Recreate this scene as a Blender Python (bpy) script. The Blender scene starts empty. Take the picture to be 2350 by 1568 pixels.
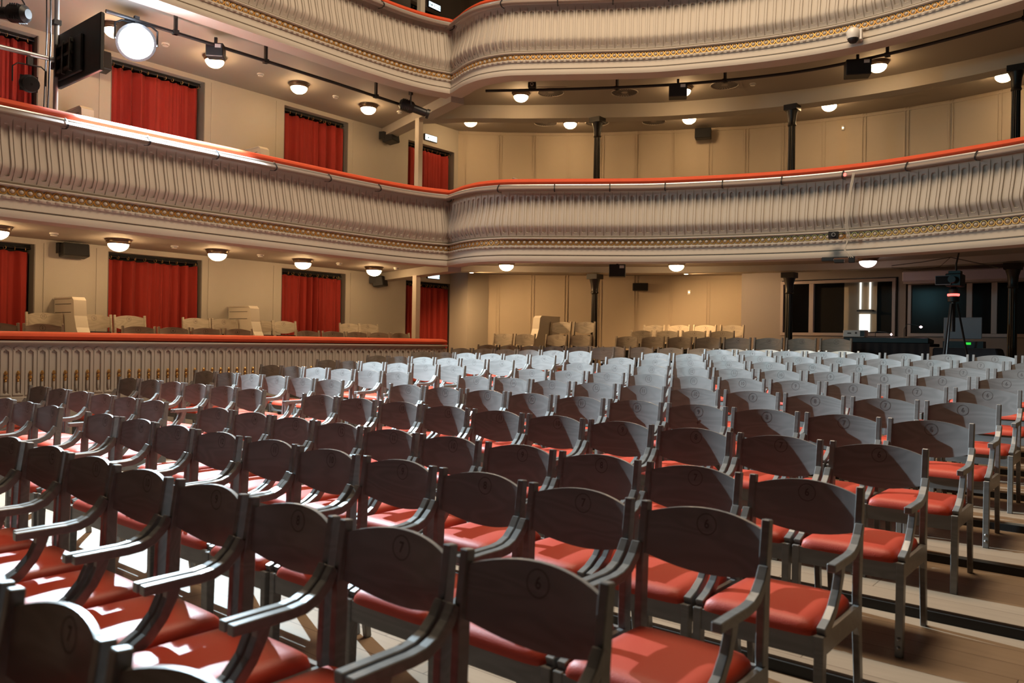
import bpy, bmesh, math, random
from mathutils import Vector, Matrix
random.seed(7)
sc = bpy.context.scene
COL = sc.collection
PI = math.pi

# ---------------------------------------------------------------- camera, world, main lights, exposure
YAW, PITCH, ROLL = math.radians(39.35), math.radians(-0.02), math.radians(0.96)
fw = Vector((-math.sin(YAW) * math.cos(PITCH), math.cos(YAW) * math.cos(PITCH), math.sin(PITCH)))
rt = Vector((math.cos(YAW), math.sin(YAW), 0)); up = rt.cross(fw)
r2 = math.cos(ROLL) * rt + math.sin(ROLL) * up
u2 = -math.sin(ROLL) * rt + math.cos(ROLL) * up
cd = bpy.data.cameras.new('camera'); cam = bpy.data.objects.new('camera', cd); COL.objects.link(cam)
cd.lens = 28.0; cd.sensor_width = 36.0; cd.clip_start = 0.05; cd.clip_end = 100
cam.matrix_world = Matrix((( r2.x, u2.x, -fw.x, 0), (r2.y, u2.y, -fw.y, 0), (r2.z, u2.z, -fw.z, 0), (0, 0, 0, 1)))
cd.dof.use_dof = True; cd.dof.focus_distance = 8.0; cd.dof.aperture_fstop = 3.0
sc.camera = cam

w = bpy.data.worlds.new('hall_world'); sc.world = w; w.use_nodes = True
w.node_tree.nodes['Background'].inputs[0].default_value = (1.0, 0.80, 0.60, 1)
w.node_tree.nodes['Background'].inputs[1].default_value = 0.003
sc.view_settings.view_transform = 'Standard'; sc.view_settings.look = 'None'
sc.view_settings.gamma = 1; sc.view_settings.use_curve_mapping = False
sc.view_settings.exposure = 0.0

def light(name, kind, loc, energy, color, aim=None, **kw):
    d = bpy.data.lights.new(name, kind); d.energy = energy; d.color = color
    for k, v in kw.items(): setattr(d, k, v)
    o = bpy.data.objects.new(name, d); COL.objects.link(o); o.location = loc
    if aim is not None:
        o.rotation_euler = (Vector(aim) - Vector(loc)).to_track_quat('-Z', 'Y').to_euler()
    return o
# warm house light high above the stalls
light('house_light', 'AREA', (-3.8, 6.2, 9.6), 980, (1.0, 0.76, 0.52), (-5.2, 8.6, 1.0), shape='DISK', size=4.6)
# faint cyan wash from the stage side
light('stage_wash', 'SPOT', (-7.5, -3.5, 2.0), 750, (0.30, 0.80, 0.92), (-3.2, 11.5, 2.7), spot_size=math.radians(34), spot_blend=1.0, shadow_soft_size=.25)

# ---------------------------------------------------------------- materials
def mat(name, col, rough=0.6, metal=0.0, emit=None, estr=0.0, bump=0.0, bscale=60, var=0.0, vscale=4, spec=0.5, alpha=None):
    m = bpy.data.materials.new(name); m.use_nodes = True
    nt = m.node_tree; b = nt.nodes['Principled BSDF']
    b.inputs['Base Color'].default_value = (*col, 1); b.inputs['Roughness'].default_value = rough
    b.inputs['Metallic'].default_value = metal; b.inputs['Specular IOR Level'].default_value = spec
    if alpha is not None: b.inputs['Alpha'].default_value = alpha
    if emit:
        b.inputs['Emission Color'].default_value = (*emit, 1); b.inputs['Emission Strength'].default_value = estr
    if bump or var:
        tc = nt.nodes.new('ShaderNodeTexCoord')
    if bump:
        n = nt.nodes.new('ShaderNodeTexNoise'); n.inputs['Scale'].default_value = bscale
        nt.links.new(tc.outputs['Object'], n.inputs['Vector'])
        bn = nt.nodes.new('ShaderNodeBump'); bn.inputs['Strength'].default_value = bump; bn.inputs['Distance'].default_value = 0.004
        nt.links.new(n.outputs['Fac'], bn.inputs['Height']); nt.links.new(bn.outputs['Normal'], b.inputs['Normal'])
    if var:
        n = nt.nodes.new('ShaderNodeTexNoise'); n.inputs['Scale'].default_value = vscale; n.inputs['Detail'].default_value = 4
        nt.links.new(tc.outputs['Object'], n.inputs['Vector'])
        mx = nt.nodes.new('ShaderNodeMix'); mx.data_type = 'RGBA'
        mx.inputs[6].default_value = (*[c * (1 - var) for c in col], 1); mx.inputs[7].default_value = (*[min(1, c * (1 + var)) for c in col], 1)
        nt.links.new(n.outputs['Fac'], mx.inputs[0]); nt.links.new(mx.outputs[2], b.inputs['Base Color'])
    return m

def grain_mat(name, col, rough):
    m = mat(name, col, rough); nt = m.node_tree; b = nt.nodes['Principled BSDF']
    tc = nt.nodes.new('ShaderNodeTexCoord'); oi = nt.nodes.new('ShaderNodeObjectInfo')
    mp = nt.nodes.new('ShaderNodeMapping'); ad = nt.nodes.new('ShaderNodeVectorMath'); ad.operation = 'ADD'
    ml = nt.nodes.new('ShaderNodeMath'); ml.operation = 'MULTIPLY'; ml.inputs[1].default_value = 37
    nt.links.new(oi.outputs['Random'], ml.inputs[0])
    nt.links.new(tc.outputs['Object'], ad.inputs[0]); nt.links.new(ml.outputs[0], ad.inputs[1])
    mp.inputs['Scale'].default_value = (1.3, 6, 7)
    nt.links.new(ad.outputs[0], mp.inputs[0])
    n1 = nt.nodes.new('ShaderNodeTexNoise'); n1.inputs['Scale'].default_value = 1.1; n1.inputs['Detail'].default_value = 1.5; n1.inputs['Distortion'].default_value = .6
    nt.links.new(mp.outputs[0], n1.inputs['Vector'])
    m1 = nt.nodes.new('ShaderNodeMath'); m1.operation = 'MULTIPLY'; m1.inputs[1].default_value = 46
    sn = nt.nodes.new('ShaderNodeMath'); sn.operation = 'SINE'
    nt.links.new(n1.outputs['Fac'], m1.inputs[0]); nt.links.new(m1.outputs[0], sn.inputs[0])
    rg = nt.nodes.new('ShaderNodeMapRange'); rg.inputs[1].default_value = -1; rg.inputs[2].default_value = 1
    nt.links.new(sn.outputs[0], rg.inputs[0])
    mx = nt.nodes.new('ShaderNodeMix'); mx.data_type = 'RGBA'
    mx.inputs[6].default_value = (*[c * 0.90 for c in col], 1); mx.inputs[7].default_value = (*[c * 1.06 for c in col], 1)
    nt.links.new(rg.outputs[0], mx.inputs[0]); nt.links.new(mx.outputs[2], b.inputs['Base Color'])
    return m

def floor_mat():
    m = mat('oak_boards', (0.42, 0.30, 0.20), 0.42); nt = m.node_tree; b = nt.nodes['Principled BSDF']
    tc = nt.nodes.new('ShaderNodeTexCoord')
    br = nt.nodes.new('ShaderNodeTexBrick')
    br.inputs['Scale'].default_value = 1; br.inputs['Brick Width'].default_value = 1.25; br.inputs['Row Height'].default_value = 0.19
    br.inputs['Mortar Size'].default_value = 0.0022; br.inputs['Mortar Smooth'].default_value = 0.2
    br.inputs['Color1'].default_value = (0.40, 0.29, 0.195, 1); br.inputs['Color2'].default_value = (0.33, 0.23, 0.15, 1)
    br.inputs['Mortar'].default_value = (0.10, 0.06, 0.035, 1); br.offset = 0.37
    nt.links.new(tc.outputs['Object'], br.inputs['Vector'])
    mp = nt.nodes.new('ShaderNodeMapping'); mp.inputs['Scale'].default_value = (1.2, 9, 1)
    nt.links.new(tc.outputs['Object'], mp.inputs[0])
    n = nt.nodes.new('ShaderNodeTexNoise'); n.inputs['Scale'].default_value = 3; n.inputs['Detail'].default_value = 6
    nt.links.new(mp.outputs[0], n.inputs['Vector'])
    mx = nt.nodes.new('ShaderNodeMix'); mx.data_type = 'RGBA'; mx.blend_type = 'MULTIPLY'; mx.inputs[0].default_value = 0.45
    nt.links.new(br.outputs['Color'], mx.inputs[6])
    cr = nt.nodes.new('ShaderNodeValToRGB'); cr.color_ramp.elements[0].color = (0.6, 0.6, 0.6, 1); cr.color_ramp.elements[1].color = (1.15, 1.15, 1.15, 1)
    nt.links.new(n.outputs['Fac'], cr.inputs[0]); nt.links.new(cr.outputs[0], mx.inputs[7])
    nt.links.new(mx.outputs[2], b.inputs['Base Color'])
    return m

M = dict(
    wall=mat('wall_paint', (0.40, 0.365, 0.315), 0.75, bump=0.25, bscale=90, var=0.05, vscale=1.2),
    panel=mat('wall_panel_paint', (0.46, 0.385, 0.295), 0.7, bump=0.2, bscale=70, var=0.05, vscale=1.0),
    plaster=mat('balcony_plaster', (0.47, 0.42, 0.36), 0.8, bump=0.15, bscale=80, var=0.05, vscale=3),
    booth=mat('booth_paint', (0.21, 0.185, 0.19), 0.7),
    jamb=mat('grey_jamb', (0.16, 0.15, 0.135), 0.7),
    ceil=mat('ceiling_paint', (0.31, 0.27, 0.23), 0.75, bump=0.1, bscale=60),
    gold=mat('gilding', (0.72, 0.42, 0.14), 0.34, 0.85, bump=0.3, bscale=200),
    redv=mat('red_velvet', (0.62, 0.075, 0.02), 0.75, bump=0.2, bscale=220, var=0.12, vscale=9),
    curtain=mat('red_curtain', (0.27, 0.015, 0.009), 0.85, bump=0.2, bscale=150, var=0.12, vscale=4),
    seat=mat('red_upholstery', (0.52, 0.05, 0.02), 0.5, bump=0.25, bscale=260),
    chair=grain_mat('grey_stained_wood', (0.205, 0.20, 0.19), 0.30),
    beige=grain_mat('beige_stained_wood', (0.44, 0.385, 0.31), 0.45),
    mark=mat('engraved_dark', (0.085, 0.075, 0.07), 0.7),
    black=mat('black_metal', (0.012, 0.012, 0.013), 0.45),
    blackm=mat('black_matt', (0.006, 0.006, 0.007), 0.9),
    iron=mat('cast_iron', (0.018, 0.015, 0.012), 0.38, 0.3, bump=0.3, bscale=120),
    steel=mat('grey_tube', (0.42, 0.42, 0.42), 0.35, 0.6),
    pipe=mat('pale_pipe', (0.5, 0.47, 0.44), 0.3, 0.3),
    net=mat('brown_netting', (0.27, 0.215, 0.185), 0.55, bump=0.2, bscale=300),
    bronze=mat('bronze_rim', (0.16, 0.11, 0.075), 0.35, 0.7),
    glass=mat('lit_opal_glass', (0.9, 0.85, 0.75), 0.3, emit=(1.0, 0.64, 0.31), estr=70),
    glassd=mat('dim_opal_glass', (0.9, 0.85, 0.8), 0.3, emit=(1.0, 0.78, 0.80), estr=9),
    tiny=mat('lit_downlight', (0.9, 0.85, 0.75), 0.3, emit=(1.0, 0.75, 0.45), estr=12),
    white=mat('white_plastic', (0.7, 0.68, 0.64), 0.4),
    cream=mat('cream_trim', (0.55, 0.50, 0.42), 0.5),
    lens=mat('lit_lens', (1, 1, 1), 0.2, emit=(0.80, 0.92, 1.0), estr=400),
    sign=mat('lit_sign', (0.9, 1, 1), 0.3, emit=(0.75, 0.93, 1.0), estr=2.2),
    signtxt=mat('sign_letters', (0.02, 0.22, 0.24), 0.4),
    cyan=mat('lit_strip', (1, 1, 1), 0.3, emit=(0.95, 0.93, 0.85), estr=1.4),
    redled=mat('lit_red', (1, 0.1, 0.05), 0.3, emit=(1.0, 0.12, 0.1), estr=3.0),
    pinkled=mat('lit_pink', (1, 0.6, 0.6), 0.3, emit=(1.0, 0.55, 0.6), estr=9),
    greenled=mat('lit_green', (0.1, 1, 0.1), 0.3, emit=(0.03, 0.9, 0.05), estr=0.7),
    cloth=mat('black_cloth', (0.018, 0.019, 0.024), 0.9, bump=0.3, bscale=150),
    screen=mat('grey_panel', (0.20, 0.23, 0.27), 0.5),
    pane=mat('window_pane', (0.02, 0.02, 0.022), 0.15, alpha=0.08, spec=0.12),
    pvc=mat('window_pvc', (0.30, 0.25, 0.26), 0.4),
    shutter=mat('shutter_box', (0.42, 0.38, 0.50), 0.4),
    cable=mat('pale_cable', (0.55, 0.5, 0.42), 0.5),
    riser=mat('black_riser', (0.008, 0.008, 0.008), 0.6),
    floor=floor_mat(),
)

# ---------------------------------------------------------------- helpers
def tag(o, label=None, cat=None, group=None, kind=None):
    if label: o['label'] = label
    if cat: o['category'] = cat
    if group: o['group'] = group
    if kind: o['kind'] = kind
    return o
def link(name, me, parent=None, m=None):
    o = bpy.data.objects.new(name, me); COL.objects.link(o)
    if m is not None and not me.materials: me.materials.append(m)
    if parent: o.parent = parent
    return o
def empty(name, loc=(0, 0, 0), rz=0.0, **k):
    o = bpy.data.objects.new(name, None); COL.objects.link(o); o.location = loc; o.rotation_euler = (0, 0, rz)
    o.empty_display_size = 0.05
    return tag(o, **k)
class MB:
    def __init__(s): s.v = []; s.f = []
    def add(s, v, f):
        n = len(s.v); s.v += [tuple(p) for p in v]; s.f += [tuple(i + n for i in q) for q in f]; return s
    def box(s, x0, y0, z0, x1, y1, z1, mtx=None):
        v = [(x, y, z) for z in (z0, z1) for y in (y0, y1) for x in (x0, x1)]
        if mtx: v = [tuple(mtx @ Vector(p)) for p in v]
        return s.add(v, [(0, 2, 3, 1), (4, 5, 7, 6), (0, 1, 5, 4), (2, 6, 7, 3), (0, 4, 6, 2), (1, 3, 7, 5)])
    def sweep(s, pts, secs, closed=True, caps=True):
        """pts: list of centre points with list of section vertex lists (already in 3d)"""
        n = len(secs[0]); base = len(s.v)
        for q in secs: s.v += [tuple(p) for p in q]
        for i in range(len(secs) - 1):
            for j in range(n if closed else n - 1):
                a = base + i * n + j; b = base + i * n + (j + 1) % n
                s.f.append((a, b, b + n, a + n))
        if caps and closed:
            s.f.append(tuple(base + j for j in reversed(range(n))))
            s.f.append(tuple(base + (len(secs) - 1) * n + j for j in range(n)))
        return s
    def tube(s, pts, r, n=8, caps=True):
        pts = [Vector(p) for p in pts]; secs = []
        rr = r if isinstance(r, (list, tuple)) else [r] * len(pts)
        prev = None
        for i, p in enumerate(pts):
            d = (pts[min(i + 1, len(pts) - 1)] - pts[max(i - 1, 0)]).normalized()
            a = (prev if prev is not None else (Vector((0, 0, 1)) if abs(d.z) < 0.9 else Vector((1, 0, 0))))
            u = (a - d * a.dot(d)).normalized(); v = d.cross(u); prev = u
            secs.append([p + rr[i] * (math.cos(2 * PI * k / n) * u + math.sin(2 * PI * k / n) * v) for k in range(n)])
        return s.sweep(None, secs, True, caps)
    def bar(s, pts, wx, th):
        """rectangular bar following pts in the yz plane; wx = width along x (scalar), th = thickness list or scalar"""
        secs = []
        pts = [Vector(p) for p in pts]
        for i, p in enumerate(pts):
            d = (pts[min(i + 1, len(pts) - 1)] - pts[max(i - 1, 0)]); d.x = 0; d.normalize()
            n = Vector((0, -d.z, d.y)); t = (th[i] if isinstance(th, (list, tuple)) else th) / 2
            ww = (wx[i] if isinstance(wx, (list, tuple)) else wx) / 2
            X = Vector((ww, 0, 0))
            secs.append([p - X - n * t, p + X - n * t, p + X + n * t, p - X + n * t])
        return s.sweep(None, secs)
    def lathe(s, prof, c=(0, 0, 0), n=16, axis='z', flute=None):
        secs = []
        for r, z in prof:
            q = []
            for k in range(n):
                a = 2 * PI * k / n; rr = r * (flute if (flute and k % 2) else 1)
                p = (rr * math.cos(a), rr * math.sin(a), z)
                q.append((p[0] + c[0], p[1] + c[1], p[2] + c[2]))
            secs.append(q)
        return s.sweep(None, secs)
    def mesh(s, name, smooth=False, m=None, bevel=0.0):
        me = bpy.data.meshes.new(name); me.from_pydata(s.v, [], s.f); me.update()
        bm = bmesh.new(); bm.from_mesh(me)
        bmesh.ops.recalc_face_normals(bm, faces=bm.faces[:])
        if bevel:
            es = [e for e in bm.edges if len(e.link_faces) == 2 and e.calc_face_angle(0) > 0.6]
            bmesh.ops.bevel(bm, geom=es, offset=bevel, segments=1, profile=0.5, affect='EDGES', clamp_overlap=True)
        bm.to_mesh(me); bm.free()
        if smooth:
            me.polygons.foreach_set('use_smooth', [True] * len(me.polygons)); 
            me.set_sharp_from_angle(angle=math.radians(38))
        if m: me.materials.append(m)
        return me
    def obj(s, name, m, parent=None, smooth=False, bevel=0.0):
        return link(name, s.mesh(name, smooth, m, bevel), parent)

def struct(name, mb, m, smooth=False):
    return tag(mb.obj(name, m, None, smooth), kind='structure')
def copy_tree(o, parent=None):
    c = o.copy(); COL.objects.link(c)
    if parent: c.parent = parent
    for ch in list(o.children): copy_tree(ch, c)
    return c
def text_mesh(txt, size, ext=0.0):
    cu = bpy.data.curves.new('lettering', 'FONT'); cu.body = txt; cu.size = size; cu.align_x = 'CENTER'; cu.align_y = 'CENTER'
    cu.extrude = ext; cu.resolution_u = 3; cu.offset = size * 0.012
    o = bpy.data.objects.new('lettering', cu); COL.objects.link(o)
    dg = bpy.context.evaluated_depsgraph_get(); dg.update()
    me = bpy.data.meshes.new_from_object(o.evaluated_get(dg))
    v = [tuple(p.co) for p in me.vertices]; f = [tuple(p.vertices) for p in me.polygons]
    bpy.data.objects.remove(o); bpy.data.curves.remove(cu); bpy.data.meshes.remove(me)
    return v, f

# ---------------------------------------------------------------- plan of the hall
XW = -12.5                       # left wall
LV = 2.98                        # storey height
WALL = [(-12.5, 13.2), (-11.79, 13.88), (-11.19, 14.35), (-10.55, 14.82), (-9.90, 15.24), (-9.22, 15.59), (-8.55, 15.98), (-7.82, 16.28),
        (-7.09, 16.59), (-6.36, 16.82), (-5.6, 16.98), (-4.81, 17.09), (-4.0, 17.13), (-3.2, 17.10), (-2.3, 16.95), (-1.3, 16.7), (0, 16.2), (1.5, 15.4)]
SEAMS = [(-12.38, 13.31), (-11.81, 13.86), (-11.19, 14.35), (-10.57, 14.8), (-9.93, 15.22), (-9.22, 15.59), (-8.54, 15.98), (-7.8, 16.29),
         (-7.1, 16.59), (-6.35, 16.82), (-5.59, 16.98), (-4.81, 17.09), (-4.02, 17.13), (-3.23, 17.1), (-2.41, 16.97), (-1.6, 16.8)]
PA = [(-10.05, 0.8), (-10.05, 2.5), (-10.05, 4.5), (-10.03, 6.5), (-10.02, 8.0), (-9.99, 8.62), (-9.96, 8.98), (-9.90, 9.36), (-9.81, 9.68), (-9.71, 9.92), (-9.68, 10.03)]
PB = [(-9.68, 10.03), (-9.45, 9.95), (-9.13, 9.83), (-8.74, 9.77), (-8.32, 9.85), (-8.0, 10.03), (-7.45, 10.39), (-6.87, 10.77), (-6.28, 11.12), (-5.66, 11.38),
        (-5.04, 11.60), (-4.43, 11.76), (-3.84, 11.85), (-3.23, 11.86), (-2.65, 11.79), (-2.05, 11.67), (-1.38, 11.50), (-0.5, 11.15), (0.5, 10.6), (1.5, 9.95)]
def catmull(P, per=12):
    P = [Vector((*p, 0)) for p in P]; out = []
    for i in range(len(P) - 1):
        a, b, c, d = P[max(i - 1, 0)], P[i], P[i + 1], P[min(i + 2, len(P) - 1)]
        for k in range(per):
            t = k / per
            out.append(0.5 * ((2 * b) + (c - a) * t + (2 * a - 5 * b + 4 * c - d) * t * t + (3 * b - 3 * c + d - a) * t ** 3))
    out.append(P[-1]); return out
DA = catmull(PA, 40); DB = catmull(PB, 40)
DENSE = DA + DB[1:]; SC = len(DA) - 1
CUM = [0.0]
for a, b in zip(DENSE, DENSE[1:]): CUM.append(CUM[-1] + (b - a).length)
TOT = CUM[-1]; S_CUSP = CUM[SC]
def at_s(s):
    import bisect
    s = max(0, min(TOT, s)); i = min(max(bisect.bisect_right(CUM, s) - 1, 0), len(CUM) - 2)
    t = (s - CUM[i]) / (CUM[i + 1] - CUM[i] + 1e-12); return DENSE[i].lerp(DENSE[i + 1], t)
def frame(s, win=0.10):
    lo, hi = (0, S_CUSP) if s < S_CUSP else (S_CUSP, TOT)
    p = at_s(s); t = (at_s(min(hi, s + win)) - at_s(max(lo, s - win))).normalized()
    return p, Vector((t.y, -t.x, 0))
def samples(step, s0=0.0, s1=None):
    s1 = TOT if s1 is None else s1; n = max(2, int((s1 - s0) / step)); return sorted([s0 + (s1 - s0) * i / n for i in range(n + 1)] + [S_CUSP - 1e-4, S_CUSP])
def path_sweep(prof, ss, closed=False):
    mb = MB(); secs = []
    for s in ss:
        p, n = frame(s); secs.append([p + n * o + Vector((0, 0, z)) for o, z in prof])
    return mb.sweep(None, secs, closed, closed)

# ---------------------------------------------------------------- first balcony front, then its copy above
PITCHF = 0.127
def fluted():
    us = [-.0635, -.0590, -.0560, -.045, -.0315, -.0280, -.025, -.02, -.0110, 0, .0110, .02, .025, .0280, .0315, .045, .0560, .0590]
    prof = [(0.0, 2.44), (0.0, 2.30), (0.008, 2.22), (0.026, 2.12), (0.052, 2.02), (0.072, 1.95), (0.084, 1.90), (0.087, 1.87), (0.082, 1.845), (0.068, 1.815), (0.048, 1.785), (0.028, 1.755), (0.012, 1.73), (0.0, 1.705)]
    def o_at(z):
        for (o0, z0), (o1, z1) in zip(prof, prof[1:]):
            if z1 <= z <= z0: return o0 + (o1 - o0) * (z0 - z) / (z0 - z1)
        return prof[-1][0]
    zs = [2.44, 2.405] + [2.372 - 0.0065 * i for i in range(14)] + [2.27, 2.22, 2.17, 2.12, 2.07, 2.02, 1.98, 1.945, 1.915, 1.885, 1.865, 1.845, 1.825, 1.805, 1.79] + [1.783 - 0.006 * i for i in range(8)] + [1.73, 1.72, 1.705]
    def dep(u, z):
        a = abs(u); d = 0.0
        if a >= .0575: d = .014 if z < 2.375 else 0.0
        top, bot, r = 2.312, 1.768, .0300
        if a < r:
            h = math.sqrt(r * r - a * a)
            if bot - h * 0.6 < z < top + h: d = .026
        return d
    n = int(TOT / PITCHF); vs = []; fs = []; cols = 0; R = len(zs)
    ocache = [o_at(z) for z in zs]; dc = {u: [dep(u, z) for z in zs] for u in us}
    for k in range(n):
        for u in us:
            p, nn = frame((k + .5) * PITCHF + u)
            for j, z in enumerate(zs):
                q = p + nn * (ocache[j] - dc[u][j]); vs.append((q.x, q.y, z))
            cols += 1
    for c in range(cols - 1):
        a = c * R
        for j in range(R - 1): fs.append((a + j, a + j + 1, a + R + j + 1, a + R + j))
    me = bpy.data.meshes.new('fluted_panel'); me.from_pydata(vs, [], fs); me.update()
    me.polygons.foreach_set('use_smooth', [True] * len(me.polygons)); me.set_sharp_from_angle(angle=math.radians(25))
    me.materials.append(M['plaster']); return me

def on_path(mb, s, o, z, verts, faces):
    """place local (t, n, z) vertices on the path"""
    p, n = frame(s); t = Vector((-n.y, n.x, 0))
    mb.add([p + t * v[0] + n * (o + v[1]) + Vector((0, 0, z + v[2])) for v in verts], faces)
def torus_vf(R, r, n=18, m=6, sq=1.0):
    v = []; f = []
    for i in range(n):
        a = 2 * PI * i / n
        for j in range(m):
            b = 2 * PI * j / m; rr = R + r * math.cos(b)
            v.append((rr * math.cos(a), r * sq * math.sin(b), rr * math.sin(a)))
    for i in range(n):
        for j in range(m): f.append((i * m + j, i * m + (j + 1) % m, ((i + 1) % n) * m + (j + 1) % m, ((i + 1) % n) * m + j))
    return v, f
def dome_vf(r, h, n=12, m=4):
    v = []; f = []
    for j in range(m):
        a = (PI / 2) * j / m
        for i in range(n):
            b = 2 * PI * i / n; v.append((r * math.cos(a) * math.cos(b), h * math.sin(a), r * math.cos(a) * math.sin(b)))
    v.append((0, h, 0))
    for j in range(m - 1):
        for i in range(n): f.append((j * n + i, j * n + (i + 1) % n, (j + 1) * n + (i + 1) % n, (j + 1) * n + i))
    for i in range(n): f.append(((m - 1) * n + i, (m - 1) * n + (i + 1) % n, m * n))
    return v, f

def make_balcony():
    root = empty('balcony', (0, 0, 0))
    link('fluted_panel', fluted(), root)
    S2 = samples(0.045)
    path_sweep([(-.24, 2.50), (.015, 2.50), (.03, 2.485), (.03, 2.465), (.01, 2.455), (0, 2.44)], S2).obj('top_moulding', M['plaster'], root, True)
    cor = [(.0, 1.707), (.0, 1.70), (-.02, 1.69), (-.025, 1.672), (.045, 1.668), (.052, 1.655), (.045, 1.645), (.0, 1.642), (.0, 1.545), (.045, 1.54), (.05, 1.515), (.035, 1.505),
           (.028, 1.475), (.036, 1.435), (.055, 1.405), (.058, 1.392), (.035, 1.388), (.035, 1.376), (.066, 1.372), (.082, 1.345), (.084, 1.31), (.078, 1.285), (.0, 1.28), (-.2, 1.28), (-.2, 1.36)]
    path_sweep(cor, S2).obj('cornice', M['plaster'], root, True)
    path_sweep([(-.2, 2.50), (-.2, 1.6)], samples(0.1)).obj('inner_panel', M['plaster'], root, True)
    ell = [(-.055 + .085 * math.cos(2 * PI * k / 14), 2.565 + (.062 if math.sin(2 * PI * k / 14) > 0 else .05) * math.sin(2 * PI * k / 14)) for k in range(14)]
    path_sweep(ell, S2, True).obj('rail_cushion', M['redv'], root, True)
    pp = [(.075 + .019 * math.cos(2 * PI * k / 8), 2.497 + .019 * math.sin(2 * PI * k / 8)) for k in range(8)]
    path_sweep(pp, S2, True).obj('rail_pipe', M['pipe'], root, True)
    path_sweep([(.085, 2.485), (.125, 2.468), (.152, 2.437), (.148, 2.424), (.10, 2.412), (.098, 2.418), (.142, 2.43), (.12, 2.46), (.084, 2.478)], S2, True).obj('safety_net', M['net'], root, True)
    gold = MB(); tv, tf = torus_vf(.0385, .0092)
    k = 0.046
    while k < TOT:
        on_path(gold, k, .010, 1.594, tv, tf); k += 0.0925
    gold.obj('ring_frieze', M['gold'], root, True); 
    def relief(name, per, r, h, zc, o, zs_, sq):
        mb = MB(); secs = []; n = int(TOT / per)
        for i in range(n):
            for q in (-.5, -.31, -.27, -.2, -.1, 0, .1, .2, .27, .31):
                p, nn = frame((i + .5) * per + q * per); row = []
                for zz in zs_:
                    d = (q * per) ** 2 + (zz * sq) ** 2; row.append(p + nn * (o + h * math.sqrt(max(0, 1 - d / (r * r)))) + Vector((0, 0, zc + zz)))
                secs.append(row)
        return mb.sweep(None, secs, False).obj(name, M['plaster'], root, True)
    relief('bead_frieze', .0925, 0.0275, .030, 1.594, .0015, (-.03, -.026, -.02, -.011, 0, .011, .02, .026, .03), 1)
    relief('scallop_edge', .0925, .030, .020, 1.520, .046, (-.02, -.014, -.007, 0, .006, .009), 1.6)
    # strap clamps holding the net and pipe
    marks = [2.05, 2.95, 3.86, 4.83, 5.76, 6.66, 7.62, 8.6]
    ss = [m - 0.8 for m in marks] + [S_CUSP - 0.06]
    x0 = min(range(len(DENSE)), key=lambda i: abs(DENSE[i].x + 8.35) + (0 if i > SC else 9))
    s = CUM[x0]
    while s < TOT: ss.append(s); s += 0.875
    for s in ss:
        p, n = frame(s); t = Vector((-n.y, n.x, 0)); mb = MB()
        pts = [(.085, 2.523), (.115, 2.50), (.15, 2.465), (.17, 2.435), (.155, 2.405), (.10, 2.395), (.005, 2.41)]
        Q = [p + n * o + Vector((0, 0, z)) for o, z in pts]
        mb.sweep(None, [[q - t * .009, q + t * .009, q + t * .009 + Vector((0, 0, -.006)), q - t * .009 + Vector((0, 0, -.006))] for q in Q])
        mb.obj('clamp', M['black'], root)
    return root
b1 = make_balcony(); tag(b1, 'first balcony front with fluted panels, gold ring frieze and red padded rail', 'balcony', 'balcony fronts')
b2 = copy_tree(b1); b2.location.z = LV; b2['label'] = 'second balcony front, the upper one cut off by the top of the photo'

# ---------------------------------------------------------------- walls, ceilings, floors
OPEN = [(2.95, 4.47), (5.48, 7.02), (8.57, 10.05), (11.65, 13.08)]
BEAMW = (-12.5, 11.0)
def wall_left():
    mb = MB(); X = XW
    levels = [(-1.6, -0.6, 1.27, 1.66), (1.66, 1.66, 4.25, 4.64), (4.64, 5.0, 7.23, 7.9)]
    for (z0, zf, zt, z1) in levels:
        y = 0.0
        for (a, b) in OPEN:
            mb.box(X - .3, y, z0, X, a, z1); mb.box(X - .3, a, zt, X, b, z1)
            if zf > z0: mb.box(X - .3, a, z0, X, b, zf)
            mb.box(X - .6, a - .02, z0, X - .3, b + .02, z1)
            y = b
        mb.box(X - .3, y, z0, X, 13.35, z1)
    return mb
struct('wall_left', wall_left(), M['wall'])
trim = MB()
for z0, zt in ((-0.6, 1.27), (1.66, 4.25)):
    for a, b in OPEN[:3]:
        for yy in (a - .17, b + .11):
            trim.box(XW, yy, z0, XW + .012, yy + .06, zt + .03)
struct('trim_1', trim, M['wall'])
jamb = MB(); jbk = MB()
for z0, zt in ((-0.6, 1.27), (1.66, 4.25), (5.0, 7.23)):
    for a, b in OPEN:
        jamb.box(XW - .28, a, z0, XW - .004, a + .015, zt); jamb.box(XW - .28, b - .015, z0, XW - .004, b, zt); jbk.box(XW - .28, a + .015, zt - .05, XW - .14, b - .015, zt)
        jbk.box(XW - .299, a, z0, XW - .27, b, zt)
struct('trim_2', jamb, M['jamb']); struct('trim_10', jbk, M['blackm'])

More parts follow.
